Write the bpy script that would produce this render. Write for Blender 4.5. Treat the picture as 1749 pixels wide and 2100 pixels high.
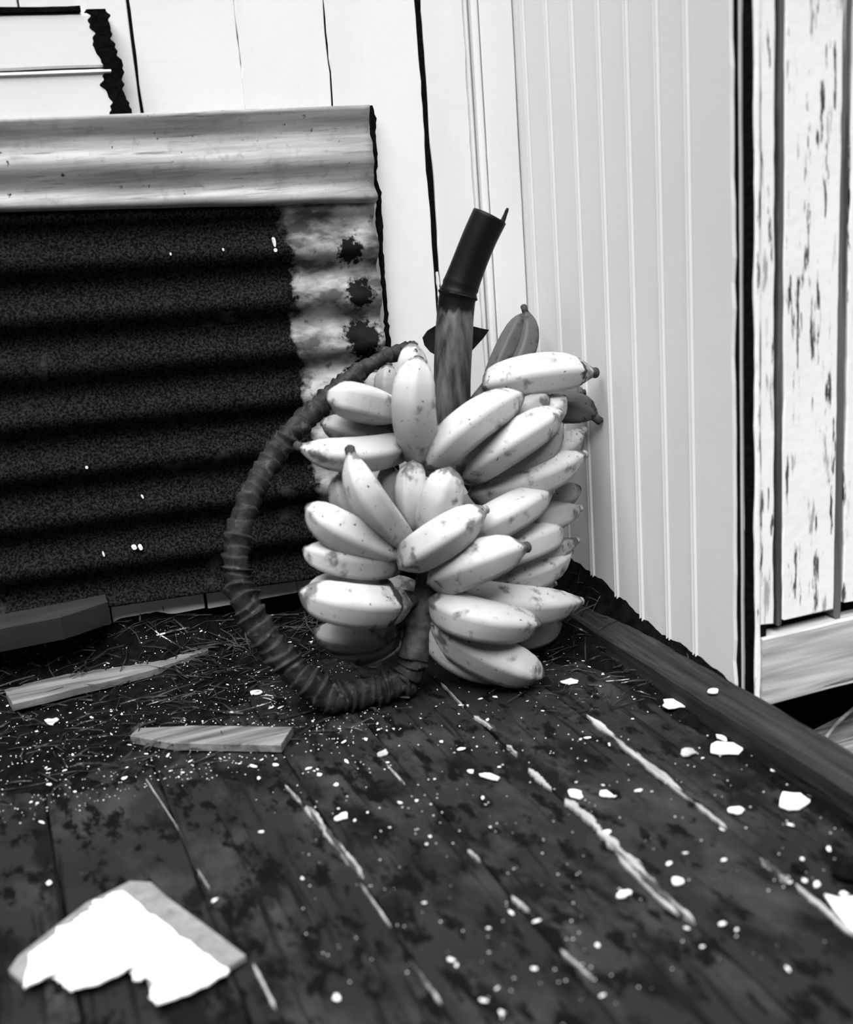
import bpy, bmesh, math, random
from mathutils import Vector, Matrix, noise
random.seed(7)
for o in list(bpy.data.objects): bpy.data.objects.remove(o)
scn = bpy.context.scene
col = scn.collection
# ------------------------------------------------------------------ camera
FPX = 2470.0
R = Matrix(((0.92880826, -0.16283681, 0.33286541),
            (-0.36314034, -0.22111321, 0.9051177),
            (-0.07378554, -0.96155765, -0.26450439)))      # columns: right, down, forward
CAM = Vector((-0.930, -1.935, 0.75))
cd = bpy.data.cameras.new('camera'); cam = bpy.data.objects.new('camera', cd); col.objects.link(cam)
cd.sensor_fit = 'HORIZONTAL'; cd.sensor_width = 36.0; cd.lens = 36.0*FPX/1749.0
cd.clip_start = 0.02; cd.clip_end = 200
rx, dn, fw = R.col[0], R.col[1], R.col[2]
m4 = Matrix.Identity(4)
for i in range(3):
    m4[i][0] = rx[i]; m4[i][1] = -dn[i]; m4[i][2] = -fw[i]; m4[i][3] = CAM[i]
cam.matrix_world = m4
cd.dof.use_dof = True; cd.dof.focus_distance = 1.98; cd.dof.aperture_fstop = 3.4
scn.camera = cam
# ------------------------------------------------------------------ light
w = bpy.data.worlds.new('overcast_sky'); scn.world = w; w.use_nodes = True
bg = w.node_tree.nodes['Background']; bg.inputs[0].default_value = (1, 1, 1, 1); bg.inputs[1].default_value = 0.02
sd = bpy.data.lights.new('soft_sun', 'SUN'); sun = bpy.data.objects.new('soft_sun', sd); col.objects.link(sun)
sd.energy = 9.4; sd.angle = math.radians(58)
sun.location = (-1.5, -3, 3)
sun.rotation_euler = Vector((-0.20, -0.37, 0.905)).to_track_quat('Z', 'Y').to_euler()
scn.view_settings.view_transform = 'Standard'; scn.view_settings.look = 'None'
scn.view_settings.gamma = 1.0; scn.view_settings.exposure = 0.0; scn.view_settings.use_curve_mapping = False

# ------------------------------------------------------------------ helpers
def at(x, y, X=None, Y=None, Z=None):
    d = R @ Vector((x-874.5, y-1050.0, FPX))
    if Y is not None: t = (Y-CAM.y)/d.y
    elif Z is not None: t = (Z-CAM.z)/d.z
    else: t = (X-CAM.x)/d.x
    return CAM + d*t
def depth(p): return (p-CAM).dot(fw)
def wpos(o):
    v = Vector((0, 0, 0))
    while o is not None: v += o.location; o = o.parent
    return v
def tag(o, label=None, cat=None, group=None, kind=None):
    if label: o['label'] = label
    if cat: o['category'] = cat
    if group: o['group'] = group
    if kind: o['kind'] = kind
    return o
def empty(name, loc):
    o = bpy.data.objects.new(name, None); col.objects.link(o); o.location = loc; o.empty_display_size = .02
    return o
def obj(name, verts, faces, mat, parent=None, smooth=False, org=None, attr=None):
    verts = [Vector(v) for v in verts]
    if parent is not None:
        off = wpos(parent); loc = Vector((0, 0, 0))
    else:
        if org is None:
            n = len(verts)
            off = Vector((sum(v.x for v in verts)/n, sum(v.y for v in verts)/n, min(v.z for v in verts)))
        else: off = Vector(org)
        loc = off
    me = bpy.data.meshes.new(name)
    me.from_pydata([v-off for v in verts], [], faces)
    bm = bmesh.new(); bm.from_mesh(me); bmesh.ops.recalc_face_normals(bm, faces=bm.faces); bm.to_mesh(me); bm.free()
    if smooth: me.polygons.foreach_set('use_smooth', [True]*len(me.polygons))
    if attr is not None:
        a = me.attributes.new('t', 'FLOAT', 'POINT'); a.data.foreach_set('value', attr)
    me.materials.append(mat)
    o = bpy.data.objects.new(name, me); col.objects.link(o); o.location = loc
    if parent is not None: o.parent = parent
    return o
def box(a, b):
    x0, y0, z0 = a; x1, y1, z1 = b
    return ([(x0,y0,z0),(x1,y0,z0),(x1,y1,z0),(x0,y1,z0),(x0,y0,z1),(x1,y0,z1),(x1,y1,z1),(x0,y1,z1)],
            [(0,3,2,1),(4,5,6,7),(0,1,5,4),(1,2,6,5),(2,3,7,6),(3,0,4,7)])
def nz(a, b=0., c=0.): return noise.noise(Vector((a, b, c)))
def board(o, al, aw, at_, L, W, T, n=12, jit=.001, ch=.0015, seed=0., endj=0., wob=.0, ends=None, freq=9.):
    """A plank: length axis al, width axis aw, thickness axis at_ (outer face at +T)."""
    o, al, aw, at_ = Vector(o), Vector(al), Vector(aw), Vector(at_)
    V, F = [], []
    for i in range(n+1):
        s = L*i/n
        j0 = jit*(nz(s*freq, seed, 1.3)+.6*nz(s*freq*3.7, seed, 7.)); j1 = jit*(nz(s*freq, seed, 9.1)+.6*nz(s*freq*3.7, seed, 3.))
        a, b = j0, W+j1
        if ends:                       # taper of both ends, fraction of width cut
            e0, e1 = ends(i/n); a += W*e0; b -= W*e1
        tz = wob*nz(s*2., seed, 4.)
        for k, (q, h) in enumerate(((a,0),(a,T-ch),(a+ch,T),(b-ch,T),(b,T-ch),(b,0))):
            ss = s
            if endj and i in (0, n): ss += endj*nz(q*60, seed, i)
            V.append(o+al*ss+aw*q+at_*(h+(tz if h > 0 else 0)))
    for i in range(n):
        for k in range(6):
            a = i*6+k; b = i*6+(k+1) % 6
            F.append((a, b, b+6, a+6))
    F.append(tuple(range(5, -1, -1))); F.append(tuple(n*6+k for k in range(6)))
    return V, F
def poly_slab(pts, T, up=Vector((0, 0, 1))):
    n = len(pts); V = [Vector(p) for p in pts]+[Vector(p)+up*T for p in pts]
    F = [tuple(range(n-1, -1, -1)), tuple(range(n, 2*n))]+[(i, (i+1) % n, n+(i+1) % n, n+i) for i in range(n)]
    return V, F
def frames(P):
    T = []
    for i in range(len(P)):
        a = P[max(i-1, 0)]; b = P[min(i+1, len(P)-1)]; T.append((b-a).normalized())
    up = Vector((0, 0, 1)) if abs(T[0].z) < .9 else Vector((1, 0, 0))
    n = (up-T[0]*up.dot(T[0])).normalized(); N = [n]
    for i in range(1, len(P)):
        n = N[-1]-T[i]*N[-1].dot(T[i]); N.append(n.normalized())
    return T, N
def tube(P, rad, seg=12, prof=None, cap=True, rot=0.):
    T, N = frames(P); N = [n*math.cos(rot)+t.cross(n)*math.sin(rot) for n, t in zip(N, T)]; V, F, A = [], [], []
    m = len(P)
    for i in range(m):
        B = T[i].cross(N[i])
        for k in range(seg):
            th = 2*math.pi*k/seg
            r = rad(i/(m-1), th) if callable(rad) else rad[i]
            if prof: r *= prof(th)
            V.append(P[i]+N[i]*(r*math.cos(th))+B*(r*math.sin(th))); A.append(i/(m-1))
    for i in range(m-1):
        for k in range(seg):
            a = i*seg+k; b = i*seg+(k+1) % seg
            F.append((a, b, b+seg, a+seg))
    if cap:
        F.append(tuple(range(seg-1, -1, -1))); F.append(tuple((m-1)*seg+k for k in range(seg)))
    return V, F, A
def spline(K, n):
    """Catmull-Rom through tuples."""
    K = [Vector(k) if len(k) <= 4 else k for k in K]
    K = [K[0]*2-K[1]]+K+[K[-1]*2-K[-2]]
    out = []; m = len(K)-3
    for j in range(n):
        u = j/(n-1)*m; i = min(int(u), m-1); t = u-i
        p0, p1, p2, p3 = K[i:i+4]
        out.append(.5*((2*p1)+(p2-p0)*t+(2*p0-5*p1+4*p2-p3)*t*t+(3*p1-p0-3*p2+p3)*t*t*t))
    return out

# ------------------------------------------------------------------ materials
class NT:
    def __init__(s, name):
        s.m = bpy.data.materials.new(name); s.m.use_nodes = True; s.t = s.m.node_tree; s.n = s.t.nodes; s.l = s.t.links
        s.b = s.n['Principled BSDF']
    def node(s, ty, **kw):
        n = s.n.new(ty)
        for k, v in kw.items(): setattr(n, k, v)
        return n
    def coords(s, stretch=(1, 1, 1), rnd=True):
        tc = s.node('ShaderNodeTexCoord'); mp = s.node('ShaderNodeMapping'); mp.inputs['Scale'].default_value = stretch
        s.l.new(tc.outputs['Object'], mp.inputs['Vector'])
        if rnd:
            oi = s.node('ShaderNodeObjectInfo'); mu = s.node('ShaderNodeMath', operation='MULTIPLY'); mu.inputs[1].default_value = 37.
            s.l.new(oi.outputs['Random'], mu.inputs[0])
            va = s.node('ShaderNodeVectorMath', operation='ADD')
            s.l.new(mp.outputs[0], va.inputs[0]); s.l.new(mu.outputs[0], va.inputs[1]); return va.outputs[0]
        return mp.outputs[0]
    def noise(s, vec, scale, detail=4., rough=.55):
        n = s.node('ShaderNodeTexNoise'); n.inputs['Scale'].default_value = scale
        n.inputs['Detail'].default_value = detail; n.inputs['Roughness'].default_value = rough
        s.l.new(vec, n.inputs['Vector']); return n.outputs['Fac']
    def rng(s, v, a, b, c=0., d=1.):
        n = s.node('ShaderNodeMapRange'); n.clamp = True
        for i, q in enumerate((a, b, c, d)): n.inputs[i+1].default_value = q
        s.l.new(v, n.inputs[0]); return n.outputs[0]
    def math(s, op, a, b=0., clamp=False):
        n = s.node('ShaderNodeMath', operation=op); n.use_clamp = clamp
        for i, q in enumerate((a, b)):
            if isinstance(q, (int, float)): n.inputs[i].default_value = q
            else: s.l.new(q, n.inputs[i])
        return n.outputs[0]
    def mix(s, f, a, b):
        n = s.node('ShaderNodeMix', data_type='FLOAT')
        for i, q in ((0, f), (2, a), (3, b)):
            if isinstance(q, (int, float)): n.inputs[i].default_value = q
            else: s.l.new(q, n.inputs[i])
        return n.outputs[0]
    def color(s, v): 
        if isinstance(v, (int, float)): s.b.inputs['Base Color'].default_value = (v, v, v, 1)
        else: s.l.new(v, s.b.inputs['Base Color'])
    def bump(s, h, strength=.3, dist=.002):
        n = s.node('ShaderNodeBump'); n.inputs['Strength'].default_value = strength; n.inputs['Distance'].default_value = dist
        s.l.new(h, n.inputs['Height']); s.l.new(n.outputs[0], s.b.inputs['Normal'])
    def done(s, rough=.7, spec=.3, metal=0.):
        if isinstance(rough, (int, float)): s.b.inputs['Roughness'].default_value = rough
        else: s.l.new(rough, s.b.inputs['Roughness'])
        s.b.inputs['Specular IOR Level'].default_value = spec; s.b.inputs['Metallic'].default_value = metal
        return s.m
def layered(name, base, var, vscale, layers=(), stretch=(1,1,1), rough=.7, spec=.25, bump=(.25, 80, .001), rnd=True):
    """Grey base with noise variation, then (value, scale, lo, hi, stretch) noise-threshold layers of wear."""
    t = NT(name); v = t.coords(stretch, rnd)
    f = t.noise(v, vscale)
    c = t.mix(t.rng(f, .3, .7), base*(1-var), base*(1+var))
    for val, sc, lo, hi, st in layers:
        c = t.mix(t.rng(t.noise(t.coords(st, rnd), sc, 8., .62), lo, hi), c, val)
    t.color(c); t.bump(t.noise(v, bump[1]), bump[0], bump[2])
    return t.done(rough, spec)
M = {}
M['paint'] = layered('white_wall_paint', .72, .035, 5, ((.60, 3, .50, .76, (1,1,.35)), (.05, 55, .76, .80, (1,1,1)), (.35, 30, .74, .78, (1,1,.15))), bump=(.25, 70, .001), rough=.55)
M['paint_side'] = layered('beadboard_paint', .66, .02, 6, ((.74, 4, .62, .75, (1,1,.5)), (.1, 60, .79, .81, (1,1,1))), bump=(.25, 90, .0008), rough=.5)
M['peel'] = layered('peeling_white_paint', .76, .04, 8, ((.34, 70, .60, .65, (1,1,.12)), (.05, 110, .60, .63, (1,1,.10)), (.08, 30, .66, .69, (1,1,.12))), bump=(.5, 60, .001), rough=.7)
M['greyweather'] = layered('weathered_grey_wood', .09, .4, 30, ((.04, 40, .55, .62, (1,1,.04)), (.4, 30, .62, .66, (1,1,.05))), stretch=(1,1,.08), bump=(.6, 60, .002), rough=.85)
M['sill'] = layered('bleached_timber', .40, .45, 80, ((.16, 34, .58, .70, (.06,1,1)), (.10, 60, .62, .66, (.05,1,1))), stretch=(.06,1,1), bump=(.5, 60, .001), rough=.85)
M['dark'] = layered('dark_void_timber', .005, .4, 12, rough=.95, spec=.05)
M['floor'] = layered('worn_dark_floor_paint', .0135, .25, 7, ((.036, 11, .50, .72, (1,.6,1)), (.005, 13, .52, .60, (1,.5,1)), (.005, 70, .56, .64, (1,.05,1)), (.0025, 42, .54, .60, (1,.45,1)), (.06, 95, .68, .76, (1,1,1))), bump=(.5, 45, .002), rough=.75, spec=.06)
M['bare'] = layered('bare_pale_wood', .27, .5, 60, ((.03, 90, .53, .58, (1,.10,1)), (.06, 25, .62, .70, (1,.3,1))), stretch=(1,.12,1), rough=.8)
M['beam'] = layered('old_dark_beam_wood', .022, .5, 80, ((.07, 30, .54, .70, (1,.06,1)), (.006, 30, .54, .64, (1,.07,1))), stretch=(1,.06,1), bump=(.6, 50, .002), rough=.9, spec=.05)
M['scrapwood'] = layered('grey_scrap_wood', .12, .6, 80, ((.05, 50, .57, .66, (.07,1,1)), (.26, 40, .6, .72, (.06,1,1))), stretch=(.07,1,1), bump=(.5, 60, .001), rough=.85)
M['darkwood'] = layered('dark_scrap_wood', .014, .4, 26, ((.3, 60, .72, .75, (1,1,1)), (.006, 30, .6, .7, (.2,1,1))), stretch=(.2,1,1), rough=.85)
M['dirt'] = layered('black_dirt', .004, .6, 60, ((.02, 180, .66, .74, (1,1,1)),), bump=(1., 120, .004), rough=1., spec=.02)
M['soil'] = layered('dark_soil', .012, .5, 20, rough=1., spec=.02)
M['straw'] = layered('dull_straw', .035, .6, 30, ((.5, 22, .60, .66, (1,1,1)), (.010, 24, .46, .52, (1,1,1))), rough=.8, spec=.1)
M['flake'] = layered('white_paint_flake', .72, .03, 30, rough=.7)
M['greyflake'] = layered('grey_dirty_flake', .32, .3, 60, rough=.8)
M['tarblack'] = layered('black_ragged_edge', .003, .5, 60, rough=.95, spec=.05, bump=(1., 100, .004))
M['metalstrip'] = layered('dull_metal_strip', .45, .4, 20, stretch=(1,1,.05), rough=.5)
# banana skin: ripe paleness, brown bruises gathering near the two ends
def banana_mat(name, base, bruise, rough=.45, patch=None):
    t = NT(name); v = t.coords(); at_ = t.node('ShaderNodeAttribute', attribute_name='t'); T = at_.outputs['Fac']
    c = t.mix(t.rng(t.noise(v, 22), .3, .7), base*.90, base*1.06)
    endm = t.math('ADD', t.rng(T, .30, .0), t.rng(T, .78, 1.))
    big = t.math('ADD', t.noise(v, 34, 5.), t.math('MULTIPLY', endm, .16))
    c = t.mix(t.rng(big, .585, .70, 0., .85), c, bruise)
    sp = t.math('ADD', t.noise(v, 130, 3.), t.math('MULTIPLY', endm, .09))
    c = t.mix(t.rng(sp, .67, .73), c, bruise*.35)
    c = t.mix(t.rng(T, .955, .995, 0., .65), c, base*.35)
    c = t.mix(t.rng(T, .07, .0, 0., .8), c, base*.2)
    if patch:
        d = t.math('ABSOLUTE', t.math('SUBTRACT', T, patch)); d = t.math('ADD', d, t.math('MULTIPLY', t.math('SUBTRACT', t.noise(v, 48, 3.), .5), .22))
        c = t.mix(t.rng(d, .028, .004, 0., .95), c, .012)
    t.color(c); t.bump(t.noise(v, 60), .12, .001)
    return t.done(rough, .18)
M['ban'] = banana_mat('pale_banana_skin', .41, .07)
M['ban_shaded'] = banana_mat('shaded_dusky_banana_skin', .24, .045)  # duskier copy of the skin, shade painted in for fruit lying in shadow
M['green'] = banana_mat('green_banana_skin', .08, .02)
M['bantip'] = banana_mat('pale_banana_skin_dark_near_tip', .44, .07, patch=.86)
M['banbase'] = banana_mat('pale_banana_skin_dark_near_base', .41, .07, patch=.17)
M['nub'] = layered('dark_banana_tip', .035, .5, 90, rough=.8)
M['nubpale'] = layered('pale_banana_tip', .25, .5, 90, rough=.7)
M['stem'] = layered('banana_pedicel', .06, .5, 60, rough=.7)
def stalk_mat():
    t = NT('banana_stalk_skin'); v = t.coords((1, 1, .12)); at_ = t.node('ShaderNodeAttribute', attribute_name='t'); T = at_.outputs['Fac']
    low = t.mix(t.rng(t.noise(v, 60), .35, .7), .018, .10)
    e = t.math('ADD', T, t.math('MULTIPLY', t.math('SUBTRACT', t.noise(v, 70), .5), .16))
    c = t.mix(t.rng(e, .46, .485), low, .004)
    t.color(c); t.bump(t.noise(v, 60), .2, .001); return t.done(.45, .10)
M['stalk'] = stalk_mat()
def rachis_mat():
    t = NT('ringed_rachis_skin'); v = t.coords(); at_ = t.node('ShaderNodeAttribute', attribute_name='t'); T = at_.outputs['Fac']
    c = t.mix(t.rng(t.noise(v, 60), .3, .7), .008, .028); c = t.mix(t.rng(t.noise(v, 75, 6.), .57, .68), c, .055)
    up = t.mix(t.rng(t.noise(v, 45), .35, .7), .025, .11)
    c = t.mix(t.rng(T, .27, .25), c, up)
    t.color(c); t.bump(t.noise(v, 160), .5, .002); return t.done(.6, .12)
M['rachis'] = rachis_mat()
M['bract'] = layered('dried_bract', .010, .5, 40, rough=.7, spec=.08)
# ------------------------------------------------------------------ setting: floor
floor = tag(obj('floor', *box((-2.4, -2.8, -.16), (0.0, .06, -.035)), M['dark'], org=(0, 0, -.035)), kind='structure')
seams = [0.002, -.062, -.197, -.333, -.479, -.613, -.783, -.93, -1.075, -1.22, -1.365, -1.51, -1.655, -1.80, -1.945, -2.09, -2.235, -2.38]
for i in range(len(seams)-1):
    g = .0008
    V, F = board((seams[i]-g, .05, -.035), (0,-1,0), (-1,0,0), (0,0,1), 2.85, seams[i]-seams[i+1]-2*g, .035+random.uniform(-.0015, .0), n=120, jit=.0022, ch=.0018, seed=i*3.7, wob=.002, freq=16)
    obj('floorboard', V, F, M['floor'], floor)
def sliver(a, b, w, seed, z=.0008, hw=None):
    A, B = at(*a, Z=0), at(*b, Z=0); n = 46; V = []; F = []
    d = (B-A).normalized(); s = Vector((0,0,1)).cross(d)
    for i in range(n+1):
        u = i/n; p = A.lerp(B, u)
        ww = w*min(1, u*9, (1-u)*7)*(.72+.55*nz(u*5, seed)+.30*nz(u*23, seed)); ww = max(ww, .0004)
        c = s*(w*.35*nz(u*6, seed, 5.))
        V += [p+c-s*ww+Vector((0,0,z-.003)), p+c-s*ww*.9+Vector((0,0,z+.0012)), p+c+s*ww*.9+Vector((0,0,z+.0012)), p+c+s*ww+Vector((0,0,z-.003))]
    for i in range(n):
        for k in range(4):
            a_ = i*4+k; b_ = i*4+(k+1) % 4; F.append((a_, b_, b_+4, a_+4))
    F += [(3,2,1,0), tuple(n*4+k for k in range(4))]
    obj('bare_wood_sliver', V, F, M['bare'], floor)
for k, a in enumerate((((1203,1468),(1425,1648),.0070),((1425,1648),(1490,1700),.0032),((1560,1762),(1622,1812),.0055),((1632,1815),(1752,1922),.0050),
        ((1085,1578),(1130,1622),.0060),((1160,1640),(1235,1705),.0065),((1225,1702),(1330,1800),.0070),((1262,1752),(1390,1878),.0045),((1325,1798),(1425,1896),.0060),
        ((628,1655),(668,1705),.0060),((660,1695),(745,1800),.0065),((740,1815),(800,1900),.0016),((585,1612),(618,1650),.0030),((840,1970),(905,2060),.0022),
        ((972,1470),(1018,1498),.0045),((1040,1530),(1060,1550),.0035),((1150,1950),(1215,2010),.0022),((960,1745),(985,1770),.0030),((1050,1840),(1085,1870),.0030),
        ((780,1555),(830,1610),.0014),((610,1355),(668,1420),.0016),((575,1312),(612,1356),.0010),((300,1600),(365,1700),.0009),((405,1785),(430,1825),.0014),((520,1980),(565,2070),.0022),((905,1402),(950,1450),.0018))):
    sliver(a[0], a[1], a[2], k*2.3)
# toe beam along the edge of the floor
V, F = board((0.0, .03, 0.0), (0,-1,0), (-1,0,0), (0,0,1), 2.8, .069, .039, n=80, jit=.004, ch=.004, seed=5.5, wob=.004, freq=7)
tag(obj('timber_beam', V, F, M['beam'], org=(-.035, -.7, 0)), 'long dark weathered timber beam lying along the right edge of the floor', 'beam')
# ground below the porch edge
gx = 40
tag(obj('ground', *box((-.02, -3.2, -.22), (3.0, 2.5, -.15)), M['soil'], org=(0, 0, -.15)), kind='structure')
# ------------------------------------------------------------------ setting: back wall of vertical planks
wb = tag(obj('wall_back', *box((-2.4, .024, .02), (.06, .06, 2.3)), M['dark'], org=(0, .04, .02)), kind='structure')
bx = [-.168, -.324, -.466, -.625, -.780, -.935, -1.09, -1.245, -1.40, -1.555, -1.71, -1.865, -2.02, -2.175, -2.33]
gap = {-.168:(.0034,.0034), -.324:(.0010,.0016), -.466:(.0003,.0006), -.625:(.0022,.0008)}
for i in range(len(bx)-1):
    gr = gap.get(bx[i], (.0014,.0008)); gl = gap.get(bx[i+1], (.0014,.0008))
    V, F = board((bx[i]-gr[0], .024, .083+random.uniform(-.003,.003)), (0,0,1), (-1,0,0), (0,-1,0), 2.2, bx[i]-bx[i+1]-gr[0]-gl[0], .024, n=110, jit=.0022 if bx[i] > -.5 else .0012, ch=.0015, seed=20+i*5.1, endj=.004, freq=14)
    obj('plank', V, F, M['paint'], wb)
# trim between the last plank and the corner
V, F = board((-.090, .024, .03), (0,0,1), (-1,0,0), (0,-1,0), 2.25, .0720, .027, n=110, jit=.0030, ch=.0015, seed=71.3, freq=12)
obj('plank', V, F, M['paint'], wb)
V, F = board((-.1648, .024, .30), (0,0,1), (-1,0,0), (0,-1,0), .30, .0028, .0258, n=60, jit=.0035, ch=.0006, seed=77.7, freq=30)
obj('splinter', V, F, M['paint'], wb)
for (xa, wd_) in ((-.1610, .0112), (-.3215, .0050), (-.6215, .0070)):
    V, F = board((xa, .022, .085), (0,0,1), (-1,0,0), (0,-1,0), 2.1, wd_, .0205, n=20, jit=.0003, ch=.0005, seed=xa*70)
    obj('dark_joint', V, F, M['tarblack'], wb)
for (xa, wd_, th) in ((-.0785, .0105, .0215), (-.0635, .0120, .0300)):
    V, F = board((xa, .024, .03), (0,0,1), (-1,0,0), (0,-1,0), 2.25, wd_, th, n=40, jit=.0004, ch=.0035, seed=xa*900)
    obj('moulding_strip', V, F, M['paint'], wb)
V, F = board((-.0022, .024, .02), (0,0,1), (-1,0,0), (0,-1,0), 2.26, .0593, .0285, n=80, jit=.0008, ch=.002, seed=90.1)
obj('corner_board', V, F, M['paint'], wb)
# ------------------------------------------------------------------ setting: beadboard side wall
wr = tag(obj('wall_right', *box((.018, -.600, -.12), (.05, .06, 2.3)), M['dark'], org=(.03, 0, -.12)), kind='structure')
ys = [.02, -.046, -.128, -.211, -.291, -.369, -.447, -.519, -.6110]
def beadprof(W, last):
    """profile (along -y, depth towards -x) of one matchboard: edge groove, flat, two half-round beads at the far edge."""
    P = [(0.0003, -.018), (0.0003, -.0022), (.0012, 0.0)]
    if not last:
        P += [(W-.0150, 0.0), (W-.0140, -.0024)]
        for c in (W-.0110, W-.0042):
            for k in range(7):
                a = math.pi*(1-k/6); P.append((c+.0031*math.cos(a), -.0018+.0050*math.sin(a)))
        P += [(W-.0004, -.0024), (W-.0003, -.018)]
    else: P += [(W-.004, 0.0), (W-.001, -.003), (W, -.018)]
    return P
for i in range(len(ys)-1):
    W = ys[i]-ys[i+1]; last = i == len(ys)-2; P = beadprof(W, last); n = 70 if last else 14; V, F = [], []
    k = len(P)
    for r in range(n+1):
        z = -.03+2.3*r/n
        for j, (q, h) in enumerate(P):
            if last and j >= k-3: q += .0045*nz(z*22, 3.3)+.0032*nz(z*80, 8.)
            V.append((-h-.0, ys[i]-q, z))
    V = [(-(-x) if False else x, y, z) for x, y, z in V]
    for r in range(n):
        for j in range(k):
            a = r*k+j; b = r*k+(j+1) % k; F.append((a, b, b+k, a+k))
    F += [tuple(range(k-1, -1, -1)), tuple(n*k+j for j in range(k))]
    obj('beadboard', V, F, M['paint_side'], wr)
# outside corner: dark channel with a metal strip, then the outside face of the house
we = tag(obj('wall_outside', *box((.020, -.632, .03), (2.6, -.600, 2.3)), M['dark'], org=(.02, -.62, .03)), kind='structure')
obj('corner_post', *box((.004, -.6325, -.03), (.034, -.605, 2.27)), M['dark'], we)
V, F = board((.011, -.6235, -.03), (0,0,1), (0,-1,0), (-1,0,0), 2.3, .0035, .0110, n=60, jit=.0007, ch=.001, seed=3.)
obj('metal_strip', V, F, M['metalstrip'], we)
V, F = board((.020, -.6320, -.03), (0,0,1), (0,-1,0), (-1,0,0), 2.3, .0210, .0205, n=70, jit=.0016, ch=.001, seed=31.)
obj('board_edge', V, F, M['tarblack'], we)
ex = [(.0010, .0080, .003), (.0098, .0225, .0), (.0395, .0085, -.002), (.0465, .086, .0), (.1345, .012, -.002), (.1475, .09, 0), (.2425, .09, 0), (.337, .09, 0), (.43, .09, 0), (.525, .09, 0), (.62, .09, 0), (.715, .09, 0), (.81, .09, 0), (.905, .09, 0)]
for i, (x, wd_, pr) in enumerate(ex):
    narrow = wd_ < .02 and i > 0
    z0 = -.03 if i == 0 else .141+random.uniform(-.004,.004)-(.012 if narrow else 0)
    V, F = board((x, -.632, z0), (0,0,1), (1,0,0), (0,-1,0), 2.3-z0, wd_, .022+pr, n=100, jit=.0018, ch=.002, seed=140+i*3.3, endj=.016, freq=14)
    obj('batten' if narrow else 'outside_plank', V, F, M['greyweather' if narrow else 'peel'], we)
# pale sill timber below the outside planks
V, F = board((.0095, -.625, .018), (1,0,0), (0,0,1), (0,-1,0), 1.6, .100, .035, n=40, jit=.0012, ch=.002, seed=7.7)
tag(obj('sill_timber', V, F, M['sill'], org=(.8, -.63, .018)), 'pale bleached horizontal timber under the peeling outside planks', 'timber')
tag(obj('underfloor_light_blocker', *box((.03, -.60, .0), (2.6, 1.5, .03)), M['dark'], org=(.03, 0, 0)), kind='structure')  # unseen slab added to keep light out from under the house
# ------------------------------------------------------------------ rubbish heap of dirt along the walls
def heap(x, y):
    y = min(y, -.002); x = min(x, -.002)
    n1 = nz(x*9, y*9, 1.)*.55+nz(x*27, y*27, 2.)*.35+nz(x*75, y*75, 4.)*.22
    hb = .064*math.exp(y/.055)
    left = max(0., min(1., (-.53-x)/.18)); reach = -.40+.10*nz(x*6, 0, 9.)
    hl = left*(.016*max(0., min(1., (y-reach)/.20))+.024*max(0., min(1., (y+.17)/.17)))
    hr = (.090+.065*y)*math.exp(x/.030) if y > -.62 else 0
    cx = max(0., min(1., (x+.30)/.12)); hc = cx*.020*max(0., min(1., (y+.42)/.2))
    hf = (.012+.006*nz(y*11, 3.))*math.exp(-((x+.076)/.017)**2) if y > -1.25 else 0
    sp = .004*nz(x*7, y*7, 12.)-.003
    return hb+hl+hr+hc+hf+n1*(.010+.10*min(.08, hb+hl*.5+hr*.6+hc*.5))-.007+sp*.5
nx, ny = 320, 220
V, F = [], []
X0, X1, Y0, Y1 = -1.9, -.001, -1.25, .0
for j in range(ny+1):
    for i in range(nx+1):
        x = X0+(X1-X0)*i/nx; y = Y0+(Y1-Y0)*j/ny
        V.append((x, y, heap(x, y)))
keep = [v[2] > -.006 for v in V]
for j in range(ny):
    for i in range(nx):
        a = j*(nx+1)+i; q = (a, a+1, a+nx+2, a+nx+1)
        if any(keep[k] for k in q): F.append(q)
used = sorted({k for f in F for k in f}); mp_ = {k: i for i, k in enumerate(used)}
tag(obj('dirt_heap', [V[k] for k in used], [tuple(mp_[k] for k in f) for f in F], M['dirt'], smooth=True, org=(-.6, -.1, 0)), 'black dirt and rotted litter piled along the foot of the walls', 'dirt', kind='stuff')
# straw and twigs in the dirt
rs = random.Random(11)
def straw_mesh(count, region, L, thick):
    V, F = [], []
    for _ in range(count):
        x, y = region()
        h = max(heap(x, y), 0)
        a = rs.uniform(0, 6.283); l = rs.uniform(*L); t = rs.uniform(*thick)
        p0 = Vector((x, y, h+.001+rs.random()**3*.010)); d = Vector((math.cos(a), math.sin(a)*.8, rs.gauss(0, .10)))
        e = p0+d*l
        e.z = max(e.z, heap(min(e.x, -.002), e.y)+.001, .001); mid = (p0+e)/2+Vector((rs.gauss(0, l*.06), rs.gauss(0, l*.06), rs.uniform(0, l*.08)))
        if max(e.x, mid.x) > -.004 or max(e.y, mid.y) > -.004: continue
        s = Vector((-d.y, d.x, 0)).normalized()*t; u = Vector((0, 0, t*1.1)); b = len(V)
        for p in (p0, mid, e): V += [p-s, p+s, p+u]
        for q in (0, 3):
            for k in range(3): F.append((b+q+k, b+q+(k+1) % 3, b+q+3+(k+1) % 3, b+q+3+k))
        F += [(b+2, b+1, b), (b+6, b+7, b+8)]
    return V, F
def regL(): 
    return rs.uniform(-1.05, -.44), -.40*rs.random()**1.5
def regB(): return rs.uniform(-.75, -.30), -.006-.11*rs.random()
def regR():
    return -.012-.24*rs.random()**1.3, -.03-.50*rs.random()
V, F = [], []
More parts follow.
